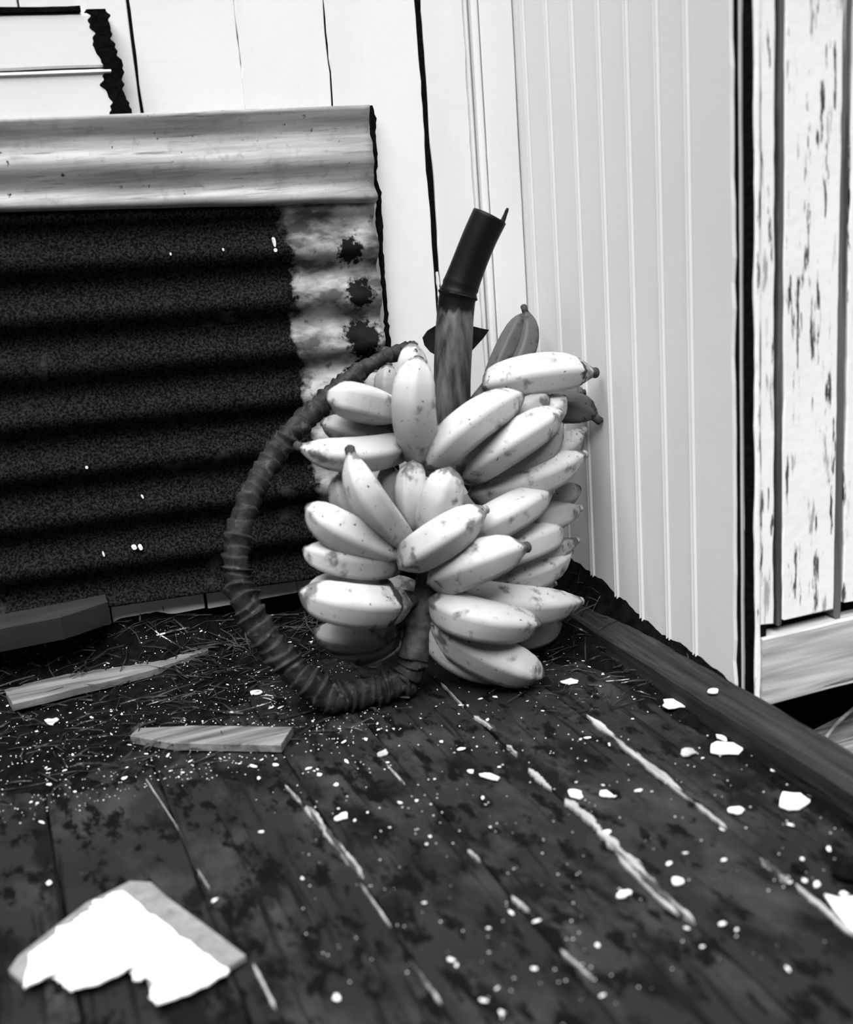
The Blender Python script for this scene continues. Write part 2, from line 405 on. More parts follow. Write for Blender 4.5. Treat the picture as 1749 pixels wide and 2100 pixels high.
for cnt, rg, L, th in ((520, regL, (.012, .060), (.0004, .0011)), (150, regB, (.02, .09), (.0004, .0010)), (260, regR, (.015, .06), (.0004, .0010)), (110, regL, (.02, .08), (.0009, .0020)), (40, regR, (.02, .06), (.0008, .0016))):
    v, f = straw_mesh(cnt, rg, L, th); b = len(V); V += v; F += [tuple(k+b for k in q) for q in f]
tag(obj('straw_litter', V, F, M['straw'], org=(-.6, -.1, 0)), 'loose straw and twigs strewn over the black dirt by the walls', 'straw', kind='stuff')

# ------------------------------------------------------------------ corrugated iron sheet leaning on the back wall
sheet = tag(empty('corrugated_sheet', (-.75, -.05, .12)), 'rusty corrugated iron sheet with a pale flat top lip leaning on the white wall', 'metal sheet')
PER = .0783
zd = at(592, 742, Y=-.026).z                    # centre of a dark, downward facing flank
V0 = zd-.024*((at(592, 742, Y=-.026).x+.276)/(-.622))+PER*.25
pb0, pb1 = at(618, 1187, Y=-.024), at(80, 1262, Y=-.024); XB0, ZB0, XB1, ZB1 = pb0.x, pb0.z, pb1.x, pb1.z
pl0, pl1 = at(740, 412, Y=-.033), at(60, 428, Y=-.033)
def zlip(x): return pl0.z+(pl1.z-pl0.z)*(x-pl0.x)/(pl1.x-pl0.x)
def sheet_pt(x, v):
    """v 0..1 bottom to top."""
    k = (x+.276)/(-.622)
    zb = ZB0+(ZB1-ZB0)*(x-XB0)/(XB1-XB0); zt = zlip(x)+.004
    z = zb+(zt-zb)*v
    zz = z-.024*k
    return x, z, zz
def ysheet(z): return -.024-(z-.12)/(.75)*.004
nxs, nzs = 150, 170
V, F = [], []
for j in range(nzs+1):
    for i in range(nxs+1):
        xr = -.278-.006*(1-j/nzs)+.0035*nz(j*.13, 2.)*1.2
        x = xr+(-1.75-xr)*i/nxs
        X, z, zz = sheet_pt(x, j/nzs)
        prof = math.cos(2*math.pi*(zz-V0)/PER)
        if j > nzs-8: prof *= (nzs-j)/8.
        y = ysheet(z)-.0095*prof+.0022*nz(x*5, z*5, 3.)+.0010*nz(x*16, z*16, 6.)
        V.append((X, min(y, -.008), z))
nn = len(V)
for j in range(nzs):
    for i in range(nxs):
        a = j*(nxs+1)+i; F.append((a, a+1, a+nxs+2, a+nxs+1))
def sheet_mat():
    t = NT('rusted_galvanised_iron'); v = t.coords(rnd=False); sx = t.node('ShaderNodeSeparateXYZ'); t.l.new(v, sx.inputs[0])
    x, z = sx.outputs['X'], sx.outputs['Z']          # local to the sheet's base (-.75, -.05, .12)
    vs = t.coords((1, 1, 2.2), rnd=False)
    edge = t.math('ADD', x, t.math('ADD', t.math('MULTIPLY', t.math('SUBTRACT', t.noise(v, 9, 4.), .5), .10), t.math('MULTIPLY', t.math('SUBTRACT', t.noise(v, 60, 5.), .5), .05)))
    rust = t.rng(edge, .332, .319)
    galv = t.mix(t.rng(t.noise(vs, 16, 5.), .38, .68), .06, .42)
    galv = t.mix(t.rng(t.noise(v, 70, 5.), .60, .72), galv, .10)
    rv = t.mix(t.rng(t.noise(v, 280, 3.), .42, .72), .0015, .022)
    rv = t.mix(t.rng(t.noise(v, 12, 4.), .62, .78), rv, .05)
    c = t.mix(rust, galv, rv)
    wob = t.math('MULTIPLY', t.math('SUBTRACT', t.noise(v, 120, 6.), .5), .050)
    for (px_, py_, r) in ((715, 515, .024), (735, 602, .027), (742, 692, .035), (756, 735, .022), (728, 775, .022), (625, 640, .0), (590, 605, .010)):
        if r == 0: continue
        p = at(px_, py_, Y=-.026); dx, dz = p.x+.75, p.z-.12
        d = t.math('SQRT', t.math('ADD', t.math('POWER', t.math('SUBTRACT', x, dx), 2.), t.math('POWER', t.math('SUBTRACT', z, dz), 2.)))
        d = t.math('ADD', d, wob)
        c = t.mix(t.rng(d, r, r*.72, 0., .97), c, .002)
    t.color(c); t.bump(t.noise(v, 180), .25, .001)
    return t.done(.85, .03)
M['sheet'] = sheet_mat()
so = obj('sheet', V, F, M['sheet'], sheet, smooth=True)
sol = so.modifiers.new('thickness', 'SOLIDIFY'); sol.thickness = .0012
# flat lip above the corrugations
def lip_mat():
    t = NT('streaked_galvanised_lip'); v = t.coords((.10, 1, 1.6), rnd=False); w2 = t.coords(rnd=False)
    sx = t.node('ShaderNodeSeparateXYZ'); t.l.new(w2, sx.inputs[0])
    c = t.mix(t.rng(t.noise(v, 26, 6., .62), .33, .66), .14, .46)
    c = t.mix(t.rng(t.noise(v, 120, 4.), .60, .70), c, .16)
    c = t.mix(t.rng(t.noise(w2, 9, 5.), .52, .72, 0., .7), c, .16)
    lowz = t.math('ADD', sx.outputs['Z'], t.math('MULTIPLY', t.math('SUBTRACT', t.noise(w2, 14, 5.), .5), .03))
    c = t.mix(t.rng(lowz, .612, .598, 0., .7), c, .56)  # highlight on the rolled bottom of the lip, painted in as paler metal
    c = t.mix(t.rng(t.noise(w2, 55, 8., .65), .56, .72, 0., .45), c, .09)
    c = t.mix(t.rng(t.noise(w2, 75, 4.), .68, .72), c, .03)
    t.color(c); t.bump(t.noise(v, 60), .25, .001); return t.done(.6, .25)
M['lip'] = lip_mat()
V, F = [], []; na, nb = 120, 24
for j in range(nb+1):
    u = j/nb
    for i in range(na+1):
        xr = -.276+.0035*nz(j*.3, 5.); x = xr+(-1.75-xr)*i/na; k = (x+.276)/(-.622)
        z0 = zlip(x); z = z0-.004+.004*nz(x*7, 1.)*(1-u)+(.872+.009*k-z0+.004)*u
        y = ysheet(z)-.006-.009*math.exp(-((u-.09)/.08)**2)+.006*math.sin(2*math.pi*(u-.6)/.58)+.0015*nz(x*6, u*4)
        if u < .04: y += .012
        V.append((x, min(y, -.010), z))
for j in range(nb):
    for i in range(na):
        a = j*(na+1)+i; F.append((a, a+1, a+na+2, a+na+1))
lo = obj('top_lip', V, F, M['lip'], sheet, smooth=True)
sol = lo.modifiers.new('thickness', 'SOLIDIFY'); sol.thickness = .0014
# ragged black strip standing in for the shadow gap at the right edge
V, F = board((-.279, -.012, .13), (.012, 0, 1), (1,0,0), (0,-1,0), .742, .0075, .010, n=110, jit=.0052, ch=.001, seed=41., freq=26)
obj('edge_shadow_strip', V, F, M['tarblack'], sheet)

for (x_, y_, a_, b_) in ((563,497,3,10),(565,513,4,4),(276,1124,5,4),(289,1124,4,5),(213,1138,2,4),(458,512,2,3),(350,521,2,3),(178,959,3,3),(293,1020,2,3)):
    c = at(x_, y_, Y=-.037); k = depth(c)/FPX
    V, F = poly_slab([c+Vector((a_*k*math.cos(t_*.785)*(1+.25*nz(t_*3., x_)), 0, b_*k*math.sin(t_*.785))) for t_ in range(8)], .012, Vector((0, 1, 0)))
    obj('paint_fleck', V, F, M['flake'], so)
# ------------------------------------------------------------------ boarded panel high on the wall, top left
pn = tag(empty('boarded_panel', (-.9, -.001, .885)), 'white boarded panel with a ragged black end fixed high on the plank wall', 'panel')
A = at(0, 247, Y=-.03); B = at(232, 240, Y=-.03)
zb = B.z; xr = at(236, 190, Y=-.03).x
zm = at(120, 143, Y=-.03).z; zt = at(120, 28, Y=-.03).z
for (z0, z1, s) in ((zb, zm-.0015, 1.), (zm+.0015, zt, 2.)):
    V, F = board((xr-.004*(s-1), -.002, z0), (-1,0,.004), (0,0,1), (0,-1,0), .9, z1-z0, .028, n=60, jit=.0008, ch=.003, seed=200+s)
    obj('panel_board', V, F, M['paint'], pn)
V, F = board((xr-.002, -.002, zm-.008), (-1,0,.004), (0,0,1), (0,-1,0), .9, .006, .0315, n=30, jit=.0003, ch=.0025, seed=210.)
obj('bead_strip', V, F, M['paint'], pn)
V, F = board((xr+.020, -.002, zb+.001), (-.12,0,1), (-1,0,0), (0,-1,0), zt-zb+.004, .028, .0295, n=80, jit=.010, ch=.002, seed=221., freq=34)
obj('ragged_end', V, F, M['tarblack'], pn)
xl = at(165, 20, Y=-.03).x
V, F = board((xl, -.002, zt+.001), (-1,0,.004), (0,0,1), (0,-1,0), .75, .009, .031, n=40, jit=.0015, ch=.001, seed=231.)
obj('top_batten', V, F, M['tarblack'], pn)

# ------------------------------------------------------------------ the banana bunch
base = at(855, 1400, Z=0)
bunch = tag(empty('banana_bunch', (base.x, base.y, 0)), 'whole bunch of pale stubby bananas on its stalk standing in the corner', 'banana bunch')
K = [(928,905,-.245,34),(928,850,-.240,37),(927,780,-.232,38),(930,700,-.220,39),(934,640,-.208,38),(940,600,-.206,38),(958,550,-.207,36),(982,490,-.210,36),(1004,443,-.213,37)]
def pts(K):
    P = [at(k[0], k[1], Y=k[2]) for k in K]; r = [k[3]*depth(p)/FPX for k, p in zip(K, P)]
    return P, r
P, r = pts(K)
S = spline([Vector((p.x, p.y, p.z, q)) for p, q in zip(P, r)], 60)
SP = [Vector(s[:3]) for s in S]; SR = [s[3] for s in S]
def srad(u, th):
    i = min(int(round(u*59)), 59); x = SR[i]
    x *= 1+.016*math.cos(3*th+1)+.010*math.cos(7*th)
    x *= 1+.09*math.exp(-((u-.615)/.013)**2)-.03*math.exp(-((u-.650)/.013)**2)+.05*math.exp(-((u-.665)/.008)**2)
    return x
V, F, A_ = tube(SP, srad, 28, cap=False)
# hollow cut end: rim, inner wall going down, floor of the hollow
n0 = len(V); seg = 28; T, N = frames(SP)
ring = V[59*seg:60*seg]; c = SP[-1]
for k in range(seg): V.append(c+(Vector(ring[k])-c)*.80+T[-1]*.001); A_.append(1.)
for k in range(seg): V.append(c+(Vector(ring[k])-c)*.70-T[-1]*.03); A_.append(1.)
for k in range(seg):
    a, b = 59*seg+k, 59*seg+(k+1) % seg; F.append((a, b, n0+(k+1) % seg, n0+k)); F.append((n0+k, n0+(k+1) % seg, n0+seg+(k+1) % seg, n0+seg+k))
F.append(tuple(n0+seg+k for k in range(seg))); F.append(tuple(range(seg-1, -1, -1)))
stalk = obj('stalk', V, F, M['stalk'], bunch, smooth=True, attr=A_)
ringc, rr = SP[36], SR[36]
ring_pts = []
B_ = T[36].cross(N[36])
ring_pts = [ringc+(N[36]*math.cos(a)+B_*math.sin(a))*rr*1.02 for a in [2*math.pi*k/32 for k in range(33)]]
V, F, _ = tube(ring_pts, [.0022+.0008*nz(k*.7) for k in range(33)], 6, cap=False)
obj('node_ring', V, F, M['bract'], stalk, smooth=True)
# splinter standing up on the right of the cut
p0 = at(1020, 480, Y=-.213); p1 = at(1033, 448, Y=-.213); p2 = at(1041, 427, Y=-.213)
V, F, _ = tube(spline([p0, p1, p2], 8), [.005, .005, .0045, .004, .0035, .003, .003, .002], 8)
obj('splinter', V, F, M['bract'], stalk, smooth=True)
# dried bract behind the stalk
outline = [(866,692),(876,678),(892,668),(930,664),(962,667),(985,673),(1001,676),(990,692),(972,712),(958,727),(935,738),(905,735),(882,722),(870,708)]
pp = [at(x, y, Y=-.165+.00018*abs(x-925)) for x, y in outline]
V, F = poly_slab(pp, .004, Vector((0, -1, 0)))
obj('dried_bract', V, F, M['bract'], bunch)
# rachis: hangs below the fruit, lies on the floor and curls back up to the wall
K = [(925,890,-.250,30),(915,960,-.262,32),(900,1040,-.275,33),(890,1120,-.292,32),(880,1200,-.308,30),(866,1270,-.318,31),(852,1335,-.325,33),(832,1388,-.330,34),(800,1428,-.335,34),(755,1446,-.338,34),(700,1438,-.335,35),(645,1408,-.325,36),(590,1362,-.310,34),(545,1308,-.293,34),(508,1245,-.275,33),(487,1180,-.258,31),(486,1110,-.240,30),(505,1042,-.222,29),(540,968,-.203,28),(585,903,-.184,27),(640,847,-.163,25),(700,792,-.142,23),(755,752,-.122,20),(815,722,-.102,17),(850,710,-.092,14)]
P, r = pts(K)
NR = 1100
S = spline([Vector((p.x, p.y, p.z, q)) for p, q in zip(P, r)], NR)
SP = [Vector(s[:3]) for s in S]; SR = [s[3] for s in S]
for i, p in enumerate(SP): p.z = max(p.z, SR[i]*.94)
arc = [0.]
for i in range(1, NR): arc.append(arc[-1]+(SP[i]-SP[i-1]).length)
zl = next(arc[i] for i in range(NR) if i/(NR-1) > .26)
rng = random.Random(3); marks = []; s = zl
while s < arc[-1]:
    marks.append(s); s += rng.uniform(.0100, .0210)
AMP = [rng.uniform(.55, 1.25) for _ in range(97)]
def rrad(u, th):
    i = min(int(round(u*(NR-1))), NR-1); x = SR[i]; s = arc[i]
    if s < zl: 
        f = math.exp(-((u-.215)/.004)**2)*.08+math.exp(-((u-.262)/.004)**2)*.07
        return x*(.96+f+.012*math.cos(5*th))
    # overlapping collars: each swells to a lip and drops back, slightly tilted
    sh = s+.0042*math.sin(th+s*40)+.002*math.sin(2*th+s*90)
    ph = 0; L = .017; k = 0
    for k, m in enumerate(marks):
        if m > sh: break
    m1 = marks[k]; m0 = marks[k-1] if k else zl-.013
    ph = max(0, min(1, (sh-m0)/(m1-m0)))
    saw = (ph**1.6)*(1-math.exp(-(1-ph)*16))*AMP[k % 97]*(1+.45*math.sin(th*1.0+k*2.4))
    return x*(.80+.30*saw+.03*math.cos(3*th+k*2.1)+.07*nz(s*45, math.cos(th)*1.5, math.sin(th)*1.5))
V, F, A_ = tube(SP, rrad, 22)
obj('rachis', V, F, M['rachis'], bunch, smooth=True, attr=A_)
# fruit: (base, middle, tip as point on the picture plus distance plane), half width, skin, tip kind
BAN = [
 # upper hand
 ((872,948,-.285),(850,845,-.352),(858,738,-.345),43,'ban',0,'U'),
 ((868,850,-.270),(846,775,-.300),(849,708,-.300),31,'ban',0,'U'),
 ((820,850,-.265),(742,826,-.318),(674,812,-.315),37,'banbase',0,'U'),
 ((822,892,-.250),(735,884,-.280),(664,868,-.265),29,'ban_shaded',0,'U'),
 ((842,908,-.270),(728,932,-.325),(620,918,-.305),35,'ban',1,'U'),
 ((812,840,-.190),(796,800,-.195),(798,750,-.190),26,'ban_shaded',0,'U'),
 ((800,850,-.160),(776,808,-.160),(772,764,-.155),22,'ban_shaded',0,'U'),
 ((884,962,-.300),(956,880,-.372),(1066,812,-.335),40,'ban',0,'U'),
 ((960,935,-.290),(1048,868,-.315),(1120,815,-.290),29,'ban_shaded',0,'U'),
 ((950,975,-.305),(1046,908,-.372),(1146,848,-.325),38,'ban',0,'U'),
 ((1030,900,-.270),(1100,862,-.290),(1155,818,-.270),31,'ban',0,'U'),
 ((985,990,-.295),(1080,945,-.335),(1148,872,-.300),30,'ban_shaded',0,'U'),
 ((1050,965,-.265),(1135,932,-.290),(1194,886,-.275),32,'ban_shaded',2,'U'),
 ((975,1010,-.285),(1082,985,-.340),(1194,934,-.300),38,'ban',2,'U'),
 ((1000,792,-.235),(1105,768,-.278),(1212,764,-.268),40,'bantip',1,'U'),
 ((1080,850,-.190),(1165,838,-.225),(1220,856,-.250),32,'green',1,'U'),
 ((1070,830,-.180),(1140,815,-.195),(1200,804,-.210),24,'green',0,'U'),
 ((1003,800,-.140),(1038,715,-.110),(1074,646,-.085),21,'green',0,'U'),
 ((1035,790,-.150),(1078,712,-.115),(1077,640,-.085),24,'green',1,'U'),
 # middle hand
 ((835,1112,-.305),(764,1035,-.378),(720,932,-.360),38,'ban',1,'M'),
 ((800,1092,-.295),(718,1045,-.315),(700,975,-.300),28,'ban_shaded',0,'M'),
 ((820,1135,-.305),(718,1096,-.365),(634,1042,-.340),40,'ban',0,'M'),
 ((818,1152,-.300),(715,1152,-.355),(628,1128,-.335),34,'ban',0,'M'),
 ((830,1070,-.275),(806,1010,-.285),(796,955,-.275),27,'ban_shaded',0,'M'),
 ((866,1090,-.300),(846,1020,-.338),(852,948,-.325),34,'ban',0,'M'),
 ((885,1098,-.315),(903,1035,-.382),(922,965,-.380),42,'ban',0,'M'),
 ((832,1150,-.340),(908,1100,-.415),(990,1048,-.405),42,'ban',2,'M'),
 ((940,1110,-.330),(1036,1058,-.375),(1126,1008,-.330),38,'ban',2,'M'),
 ((1020,1095,-.300),(1110,1068,-.315),(1184,1044,-.290),33,'ban_shaded',2,'M'),
 ((1080,1045,-.240),(1140,1022,-.255),(1185,1002,-.255),27,'ban_shaded',0,'M'),
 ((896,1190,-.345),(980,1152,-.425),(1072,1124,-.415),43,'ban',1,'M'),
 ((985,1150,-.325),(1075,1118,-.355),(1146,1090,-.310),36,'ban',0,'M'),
 ((985,1190,-.310),(1085,1150,-.330),(1180,1110,-.290),27,'ban_shaded',2,'M'),
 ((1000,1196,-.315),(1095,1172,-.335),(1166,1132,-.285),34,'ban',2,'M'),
 ((1050,1205,-.250),(1095,1204,-.250),(1134,1198,-.230),22,'ban_shaded',2,'M'),
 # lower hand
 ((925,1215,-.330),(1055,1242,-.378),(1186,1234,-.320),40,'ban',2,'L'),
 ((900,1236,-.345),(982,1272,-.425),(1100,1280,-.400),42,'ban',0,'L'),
 ((975,1295,-.320),(1070,1305,-.330),(1146,1282,-.295),27,'ban_shaded',0,'L'),
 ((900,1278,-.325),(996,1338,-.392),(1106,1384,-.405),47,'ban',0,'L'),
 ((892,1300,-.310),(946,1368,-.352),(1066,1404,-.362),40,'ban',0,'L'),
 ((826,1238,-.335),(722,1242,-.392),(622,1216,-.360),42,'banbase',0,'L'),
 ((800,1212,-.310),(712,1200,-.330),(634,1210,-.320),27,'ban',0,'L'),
 ((806,1290,-.300),(722,1304,-.310),(648,1296,-.295),33,'ban_shaded',0,'L'),
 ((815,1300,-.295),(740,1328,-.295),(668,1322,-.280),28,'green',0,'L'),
 ((820,1308,-.300),(772,1340,-.290),(722,1352,-.275),20,'ban_shaded',0,'L'),
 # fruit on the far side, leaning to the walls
 ((900,1090,-.225),(960,1050,-.170),(1040,1010,-.110),32,'ban_shaded',0,'M'),
 ((900,1110,-.225),(830,1060,-.170),(760,1010,-.130),32,'ban_shaded',0,'M'),
 ((900,1220,-.240),(980,1200,-.190),(1060,1180,-.140),32,'ban_shaded',0,'L'),
 ((860,1220,-.240),(790,1210,-.190),(720,1190,-.150),32,'ban_shaded',0,'L'),
]
hubs = {'U': (920,900,-.245), 'M': (893,1110,-.285), 'L': (875,1225,-.305)}
RP = {True: [(0,.55),(.03,.71),(.08,.85),(.16,.95),(.28,1.),(.45,1.02),(.62,1.),(.76,.93),(.86,.79),(.92,.63),(.965,.46),(1.,.30)],
      False: [(0,.55),(.03,.70),(.08,.84),(.16,.94),(.28,1.),(.45,1.02),(.60,.99),(.73,.90),(.84,.73),(.91,.54),(.96,.37),(1.,.27)]}
BL = [True]
def rprof(u):
    rp = RP[BL[0]]
    for (a, b), (c_, d) in zip(rp, rp[1:]):
        if u <= c_: 
            t = (u-a)/(c_-a); t = t*t*(3-2*t)*.5+t*.5; return b+(d-b)*t
    return rp[-1][1]
minz = []
for n, (b0, b1, b2, hw, mk, tipk, hub) in enumerate(BAN):
    p0, p1, p2 = (at(q[0], q[1], Y=q[2]) for q in (b0, b1, b2))
    r = hw*depth(p1)/FPX; BL[0] = tipk == 0
    ctl = p1*2-(p0+p2)*.5
    N_ = 30
    P = [p0*(1-u)**2+ctl*2*u*(1-u)+p2*u*u for u in [k/(N_-1) for k in range(N_)]]
    low = min(p.z-r*rprof(k/(N_-1)) for k, p in enumerate(P))
    if low < .002: P = [p+Vector((0, 0, .002-low)) for p in P]
    for k, p in enumerate(P):
        lim = -.003-r*rprof(k/(N_-1))*.92
        if p.x > lim: p.x = lim
    T_, N__ = frames(P); mi = N_//2; dc = (CAM-P[mi]).normalized(); ph = math.atan2(dc.dot(T_[mi].cross(N__[mi])), dc.dot(N__[mi]))+random.gauss(-.1, .22)
    def pf(th):
        a = (th % (2*math.pi/5))-math.pi/5
        return .18+.82*.92/math.cos(a)
    V, F, A_ = tube(P, lambda u, th: r*rprof(u)*(1+.015*math.sin(2*th+u*4+n)), 25, pf, rot=ph)
    bo = obj('banana', V, F, M[mk], bunch, smooth=True, attr=A_)
    d = (P[-1]-P[-2]).normalized(); e = P[-1]
    if tipk:
        L = .013 if tipk == 1 else .009
        tr = r*(.29 if tipk == 1 else .25)
        Q = [e-d*.003, e+d*L*.4, e+d*L*.8, e+d*L]
    else:
        tr = r*.26; L = .004; Q = [e-d*.003, e+d*L*.3, e+d*L*.7, e+d*L]
    V, F, _ = tube(Q, [tr, tr*.95, tr*1.02, tr*.7], 10)
    obj('tip', V, F, M['nub' if tipk == 1 else ('nubpale' if tipk == 2 else 'nub')], bo, smooth=True)
    h = at(*hubs[hub][:2], Y=hubs[hub][2]); q = P[0]
    dd = (P[0]-P[1]).normalized()
    S_ = spline([P[1], q, q+(h-q)*.5+dd*.006, h], 10)
    V, F, _ = tube(S_, [r*.40, r*.42, r*.40, r*.36, r*.33, r*.32, r*.32, r*.32, r*.34, r*.36], 8)
    obj('pedicel', V, F, M['stem'], bo, smooth=True)
    minz.append((round(low, 3), n))
print('LOW', sorted(minz)[:6])

# ------------------------------------------------------------------ scrap wood and litter lying on the floor
def plank_between(name, a, b, za, zb_, W, T, mat, label, cat, ends=None, seed=0., jit=.002, endj=.01, up=Vector((0,0,1))):
    A = at(*a, Z=za); B = at(*b, Z=zb_); d = (B-A); L = d.length; d.normalize()
    s = up.cross(d).normalized(); u = d.cross(s)
    V, F = board(A-s*W/2, d, s, u, L, W, T, n=30, jit=jit, ch=.0015, seed=seed, endj=endj, ends=ends, freq=20)
    return tag(obj(name, V, F, mat), label, cat)
plank_between('wood_offcut', (430,1342), (20,1442), .024, .030, .070, .012, M['scrapwood'], 'long pointed grey board lying in the straw below the corrugated sheet', 'board',
    ends=lambda u: (max(0, .46*(1-u/.45)), max(0, .40*(1-u/.35))), seed=1.)
plank_between('wood_offcut', (590,1524), (276,1518), .002, .002, .056, .012, M['scrapwood'], 'short grey wood offcut lying alone on the floor in front of the straw', 'wood block',
    ends=lambda u: (max(0, .22*(u-.65)/.35), max(0, .34*(u-.70)/.30)), seed=2., jit=.0015, endj=.004)
plank_between('wood_offcut', (425,1275), (445,1305), .045, .030, .055, .006, M['darkwood'], 'small dark slat half buried in litter beside the white planks', 'wood slat', seed=3.)
# dark timber end under the corner of the sheet
V, F = board(at(232, 1292, Y=-.085), (-1,0,.0), (0,1,0), (0,0,1), .60, .070, .040, n=24, jit=.002, ch=.004, seed=15., endj=.02, ends=lambda u: (max(0, .5*(1-u/.12)), 0))
tag(obj('timber_block', V, F, M['darkwood']), 'dark timber end propping up the lower left of the corrugated sheet', 'timber')
# painted board fragment in the left foreground
frag = tag(empty('painted_fragment', at(300, 1940, Z=.0)), 'torn piece of white painted board lying in the left foreground', 'board fragment')
outer = [(96,1925),(180,1860),(225,1838),(268,1816),(310,1818),(345,1850),(420,1905),(505,1970),(440,2012),(395,2038),(335,2056),(310,2040),(300,2004),(262,1988),(225,2002),(150,2026),(120,2004),(50,2026),(20,2000),(40,1970)]
V, F = poly_slab([at(x, y, Z=.004) for x, y in outer], .006)
M['card'] = layered('grey_soaked_board', .17, .3, 40, ((.10, 50, .60, .68, (1,1,1)),), rough=.85)
obj('backing', V, F, M['card'], frag)
inner = [(60,1960),(98,1932),(112,1925),(120,1905),(150,1895),(168,1878),(185,1870),(190,1852),(215,1845),(232,1832),(252,1830),(275,1846),(300,1872),(325,1888),(360,1915),(400,1945),(440,1975),(474,1994),(440,2014),(400,2036),(360,2050),(322,2062),(306,2050),(312,2030),(322,2018),(300,2008),(278,2010),(270,1998),(285,1985),(262,1992),(230,2006),(205,2018),(160,2030),(140,2034),(128,2018),(112,2008),(135,1996),(98,2004),(50,2030)]
pts_in = []
for k, (x, y) in enumerate(inner):
    x2, y2 = inner[(k+1) % len(inner)]
    for s in range(3):
        u = s/3; pts_in.append((x+(x2-x)*u+11*nz(k*3.1+s, 1.), y+(y2-y)*u+8*nz(k*2.3+s, 4.)))
V, F = poly_slab([at(x, y, Z=.0105) for x, y in pts_in], .0022)
obj('paint_layer', V, F, M['flake'], frag)
# white torn leaf standing in the straw on the left
lf = [(103,1356),(112,1345),(120,1332),(128,1327),(146,1328),(152,1340),(156,1355),(142,1360),(133,1345),(122,1350)]
c0 = at(130, 1360, Z=.030)
V, F = poly_slab([at(x, y, Y=c0.y+.00012*(1360-y)) for x, y in lf], .002, Vector((0, -1, .2)))
lfo = tag(obj('torn_paper', V, F, M['flake']), 'white torn scrap standing up in the straw at the left', 'paper scrap')
V, F, _ = tube([at(137, 1330, Y=c0.y-.002), at(136, 1318, Y=c0.y), at(139, 1304, Y=c0.y+.004)], [.003, .004, .003], 6)
obj('stalk', V, F, M['greyflake'], lfo)
# larger flakes, one by one: px, py, half length, half width, turn, height, label
def on_heap(px, py):
    z = 0.
    for _ in range(8):
        c = at(px, py, Z=z); z = max(0., heap(c.x, c.y)) if c.y > -1.25 else 0.
    c = at(px, py, Z=z); c.y = min(c.y, -.008); return c
def flake(px, py, a, b, turn, seed, mat, z=None, X=None):
    c = at(px, py, Z=.0015 if z is None else z)
    if z is None: c = on_heap(px, py); c.z += .0012
    k = depth(c)/FPX; n = 11; r_ = random.Random(seed); V = []
    for j in range(n):
        th = 2*math.pi*j/n; q = 1+r_.uniform(-.28, .22)
        x = a*k*q*math.cos(th); y = b*k*2.1*q*math.sin(th)
        ct, st = math.cos(turn), math.sin(turn)
        V.append(Vector((c.x+x*ct-y*st, c.y+x*st+y*ct, c.z+r_.uniform(0, .0018))))
    return poly_slab(V, .0016)
BIG = [
 (1381,1447,21,12,.2,'white flake the size of a thumb lying against the timber beam'),
 (1486,1538,33,15,-.2,'large torn white flake lying near the beam, right of the long pale sliver'),
 (1626,1646,34,17,-.75,'big angular white flake close to the beam at the right'),
 (1410,1546,20,8,.3,'faint greyish smear-like flake left of the large torn white flake'),
 (1004,1596,26,4,-1.05,'narrow white paint stick lying in the middle of the floor'),
 (1180,1631,13,9,0.,'round white flake in the middle of the floor right of the narrow stick'),
 (1242,1632,12,8,.2,'white flake with a small companion right of the round one'),
 (700,1680,17,5,.25,'curved white paint sliver lying left of centre'),
 (1511,1666,17,6,-.4,'oval white flake between the two floor seams at the right'),
 (1279,1838,16,5,-.05,'flat white flake left of the wide worn seam in the foreground'),
 (1391,1812,13,6,-.45,'oblong white flake beside the wide worn seam'),
 (1166,1402,17,6,-.25,'white flake just right of the lowest banana'),
 (1462,1419,12,5,-.2,'small white flake lying on top of the timber beam'),
 (1434,1358,14,9,.5,'curled pale leaf-like flake caught in dirt at the beadboard foot'),
 (785,1549,13,7,-.4,'white flake below the curled stem near the end of the grey offcut'),
 (466,1310,13,5,-.4,'white chip in the dirt left of the curled stem'),
 (525,1424,13,6,.1,'ragged white chip left of the stem lying on the floor'),
 (106,1483,14,8,.2,'curled white chip at the far left below the pointed board'),
 (1355,1297,10,6,.4,'small white flake in dirt under the third beadboard seam'),
]
for i, (x, y, a, b, t, lab) in enumerate(BIG):
    V, F = flake(x, y, a, b, t, i*5+1, M['flake'], z=.043 if 'top of the timber' in lab else None)
    tag(obj('paint_flake', V, F, M['greyflake' if 'grey' in lab else 'flake']), lab, 'paint flake')
# upright lobe of the large torn flake
V, F = flake(1480, 1518, 9, 9, .0, 77, M['flake']); 
tag(obj('paint_flake', V, F, M['flake']), 'small round white flake touching the back of the large torn flake', 'paint flake')
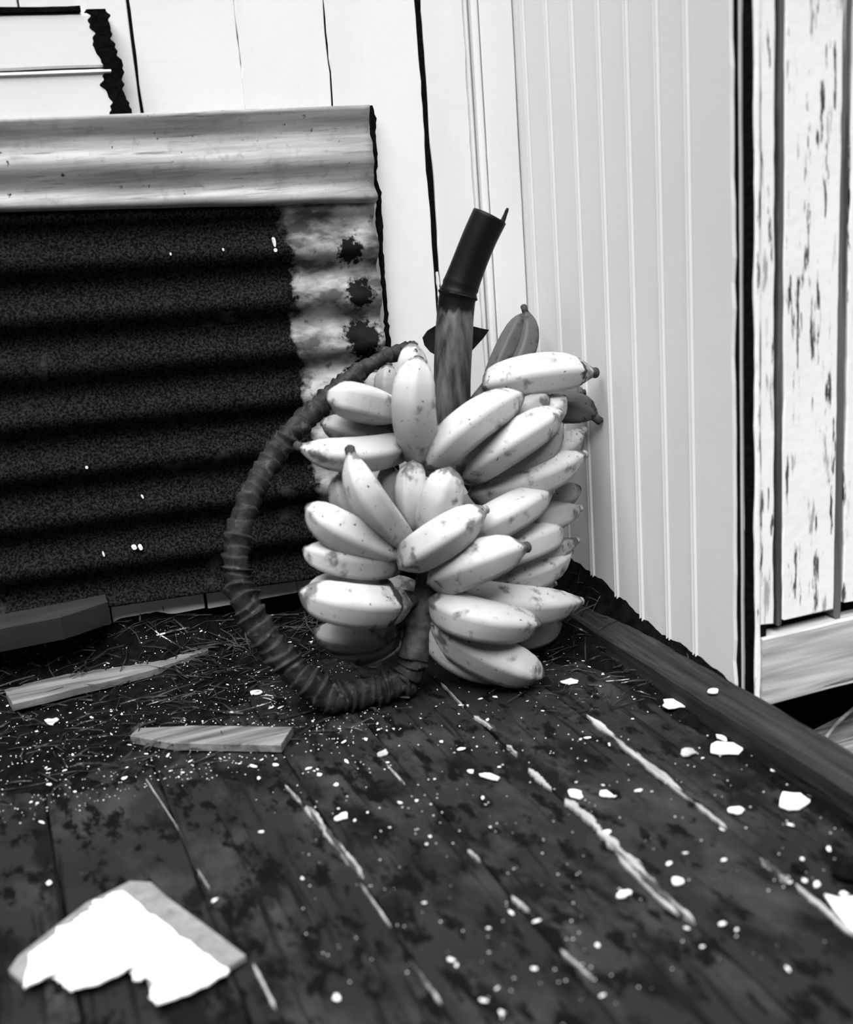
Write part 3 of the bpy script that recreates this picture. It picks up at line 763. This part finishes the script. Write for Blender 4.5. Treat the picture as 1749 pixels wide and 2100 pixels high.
# white sheet at the right edge
V, F = poly_slab([at(x, y, Z=.002) for x, y in ((1690,1838),(1720,1846),(1765,1842),(1830,1850),(1850,1960),(1775,1935),(1740,1905),(1712,1872))], .003)
tag(obj('paper_piece', V, F, M['flake']), 'white flat piece cut off by the right edge in the foreground', 'paper scrap')
for i, (x, y, s, lab) in enumerate(((1738,1782,30,'dark clod at the right edge above the white flat piece'), (1640,1776,17,'small dark clod left of the right-edge clod'), (548,1222,40,'black clod of litter against the white planks left of the bananas'))):
    c = at(x, y+s*.4, Z=.0 if i < 2 else .050)
    bm = bmesh.new(); bmesh.ops.create_icosphere(bm, subdivisions=3, radius=1.); k = depth(c)/FPX*s
    V = []
    for v in bm.verts:
        q = 1+.45*noise.noise(v.co*1.7+Vector((i*9., 0, 0)))
        V.append(Vector((c.x+v.co.x*k*q*(1. if i < 2 else 1.25), c.y+v.co.y*k*q, c.z+max(0., .35+v.co.z)*k*q*.55)))
    F = [tuple(l.index for l in f.verts) for f in bm.faces]; bm.free()
    if i == 2: V = [Vector((v.x, min(v.y, -.004), v.z)) for v in V]
    tag(obj('dirt_clod', V, F, M['dirt']), lab, 'clod')
# medium and small chips: individuals sharing a few meshes
chip = []
for i in range(8):
    r_ = random.Random(900+i); n = 8; V = []
    for j in range(n):
        th = 2*math.pi*j/n; q = 1+r_.uniform(-.3, .25); V.append(Vector((q*math.cos(th), q*math.sin(th)*r_.uniform(.5, .9), 0)))
    V, F = poly_slab(V, .28); me = bpy.data.meshes.new('paint_chip'); me.from_pydata(V, [], F); me.materials.append(M['flake']); chip.append(me)
rc = random.Random(21)
def put(x, y, r, label, group):
    o = bpy.data.objects.new('paint_chip', chip[rc.randrange(8)]); col.objects.link(o)
    z = max(0., heap(x, y)) if y > -1.25 else 0.
    o.location = (x, y, z+.0010); o.scale = (r, r*rc.uniform(.5, 1.), r*.6); o.rotation_euler = (rc.gauss(0,.12), rc.gauss(0,.12), rc.uniform(0, 6.28))
    if label is None:
        b = sum(1 for q in seams[1:] if x < q); b = max(1, min(b, 7))
        nth = ('first', 'second', 'third', 'fourth', 'fifth', 'sixth', 'seventh')[b-1]
        where = 'nearest the camera' if y < -.80 else ('halfway along' if y < -.50 else 'at its far end')
        label = 'small white paint chip on the %s floorboard from the beam, %s' % (nth, where)
        group = 'paint chips on the %s floorboard, %s' % (nth, where)
    tag(o, label, 'paint chip', group)
MED = [(1620,1690,7),(1585,1578,8),(1370,1420,6),(1480,1893,9),(1440,1940,6),(1225,1937,7),(1235,2040,8),(1100,1888,8),(1048,1870,9),(990,1635,7),(1245,1705,8),(820,1645,7),(1310,1620,8),(1336,1622,5),(965,1581,9),(875,1730,6),(870,1850,6),(1020,2025,7),(992,2050,8),(1028,2075,7),(925,1967,8),(936,1978,6),(690,2045,9),(710,1560,8),(520,1570,8),(530,1595,7),(255,1595,8),(565,1568,8),(632,1575,7),(655,1588,8),(690,1608,8),(750,1515,7),(575,1450,7),(557,1450,7),(1260,1632,5),(1405,1748,8),(1485,1762,7),(1372,1770,6),(1480,1700,7),(1700,1740,7),(1645,1760,7),(1650,1805,9),(1675,1812,10),(1730,1832,10),(1620,1808,6),(1408,1902,7),(1510,1905,6),(1615,1985,7),(1095,1985,7),(1002,1902,5),(705,1520,6),(660,1455,6),(640,1330,6),(905,1520,6),(945,1535,8),(978,1530,6),(1205,1512,7),(1190,1515,5),(1000,1475,6),(945,1445,6),(985,1432,6),(1015,1428,5),(1055,1405,6),(230,1470,6),(190,1480,6),(300,1545,6),(345,1548,7),(390,1560,6),(100,1580,6),(100,1608,6),(85,1685,7),(100,1810,8),(130,1905,9),(142,1898,7),(440,1845,8),(620,1800,6),(535,1705,6)]
for (x, y, r) in MED:
    p = at(x, y, Z=.002)
    put(p.x, p.y, r*depth(p)/FPX*1.05, None, None)
for _ in range(150):
    x = rc.uniform(-1.02, -.46); y = -.42*rc.random()**.9-.012
    put(x, y, rc.uniform(.0012, .0034), 'tiny white paint chip among the straw and dirt at the left', 'paint chips in the straw')
for _ in range(60):
    x = rc.uniform(-.60, -.08); y = rc.uniform(-.75, -.30)
    put(x, y, rc.uniform(.0012, .0028), None, None)
for _ in range(25):
    x = rc.uniform(-.26, -.075); y = rc.uniform(-.50, -.18)
    put(x, y, rc.uniform(.0012, .0030), 'tiny white paint chip in the litter beside the beam', 'paint chips in the corner litter')
# dust of crumbs, too many to count
V, F = [], []
for _ in range(1500):
    if rc.random() < .75: x, y = rc.uniform(-1.05, -.44), -.44*rc.random()**.9-.01
    else: x, y = rc.uniform(-.70, -.07), rc.uniform(-1.1, -.2)
    z = max(0., heap(x, y))+.0008; s = rc.uniform(.0005, .0015); a = rc.uniform(0, 6.28); b = len(V)
    for k in range(3): V.append((x+s*math.cos(a+2.09*k), y+s*math.sin(a+2.09*k), z))
    V.append((x, y, z+s*.8)); F += [(b, b+1, b+3), (b+1, b+2, b+3), (b+2, b, b+3), (b+2, b+1, b)]
tag(obj('crumb_litter', V, F, M['flake'], org=(-.6, -.4, 0)), 'fine white crumbs peppering the dirt and floorboards', 'crumbs', kind='stuff')
# old boards and a dry stem lying on the ground outside, lower right
V, F = board((.06, -.74, -.15), (.95, .25, 0), (-.25, .95, 0), (0, 0, 1), .6, .12, .075, n=20, jit=.002, ch=.003, seed=61.)
tag(obj('ground_timber', V, F, M['scrapwood']), 'grey old timber on the ground outside beyond the beam', 'timber')
q = [at(1694, 1512, Y=-.66), at(1718, 1482, Y=-.64), at(1752, 1452, Y=-.62), at(1800, 1415, Y=-.60)]
V, F, _ = tube(spline(q, 14), [.003]*14, 8)
tag(obj('dry_stem', V, F, M['scrapwood'], smooth=True), 'thin dry stem leaning over the grey timber outside', 'stem')
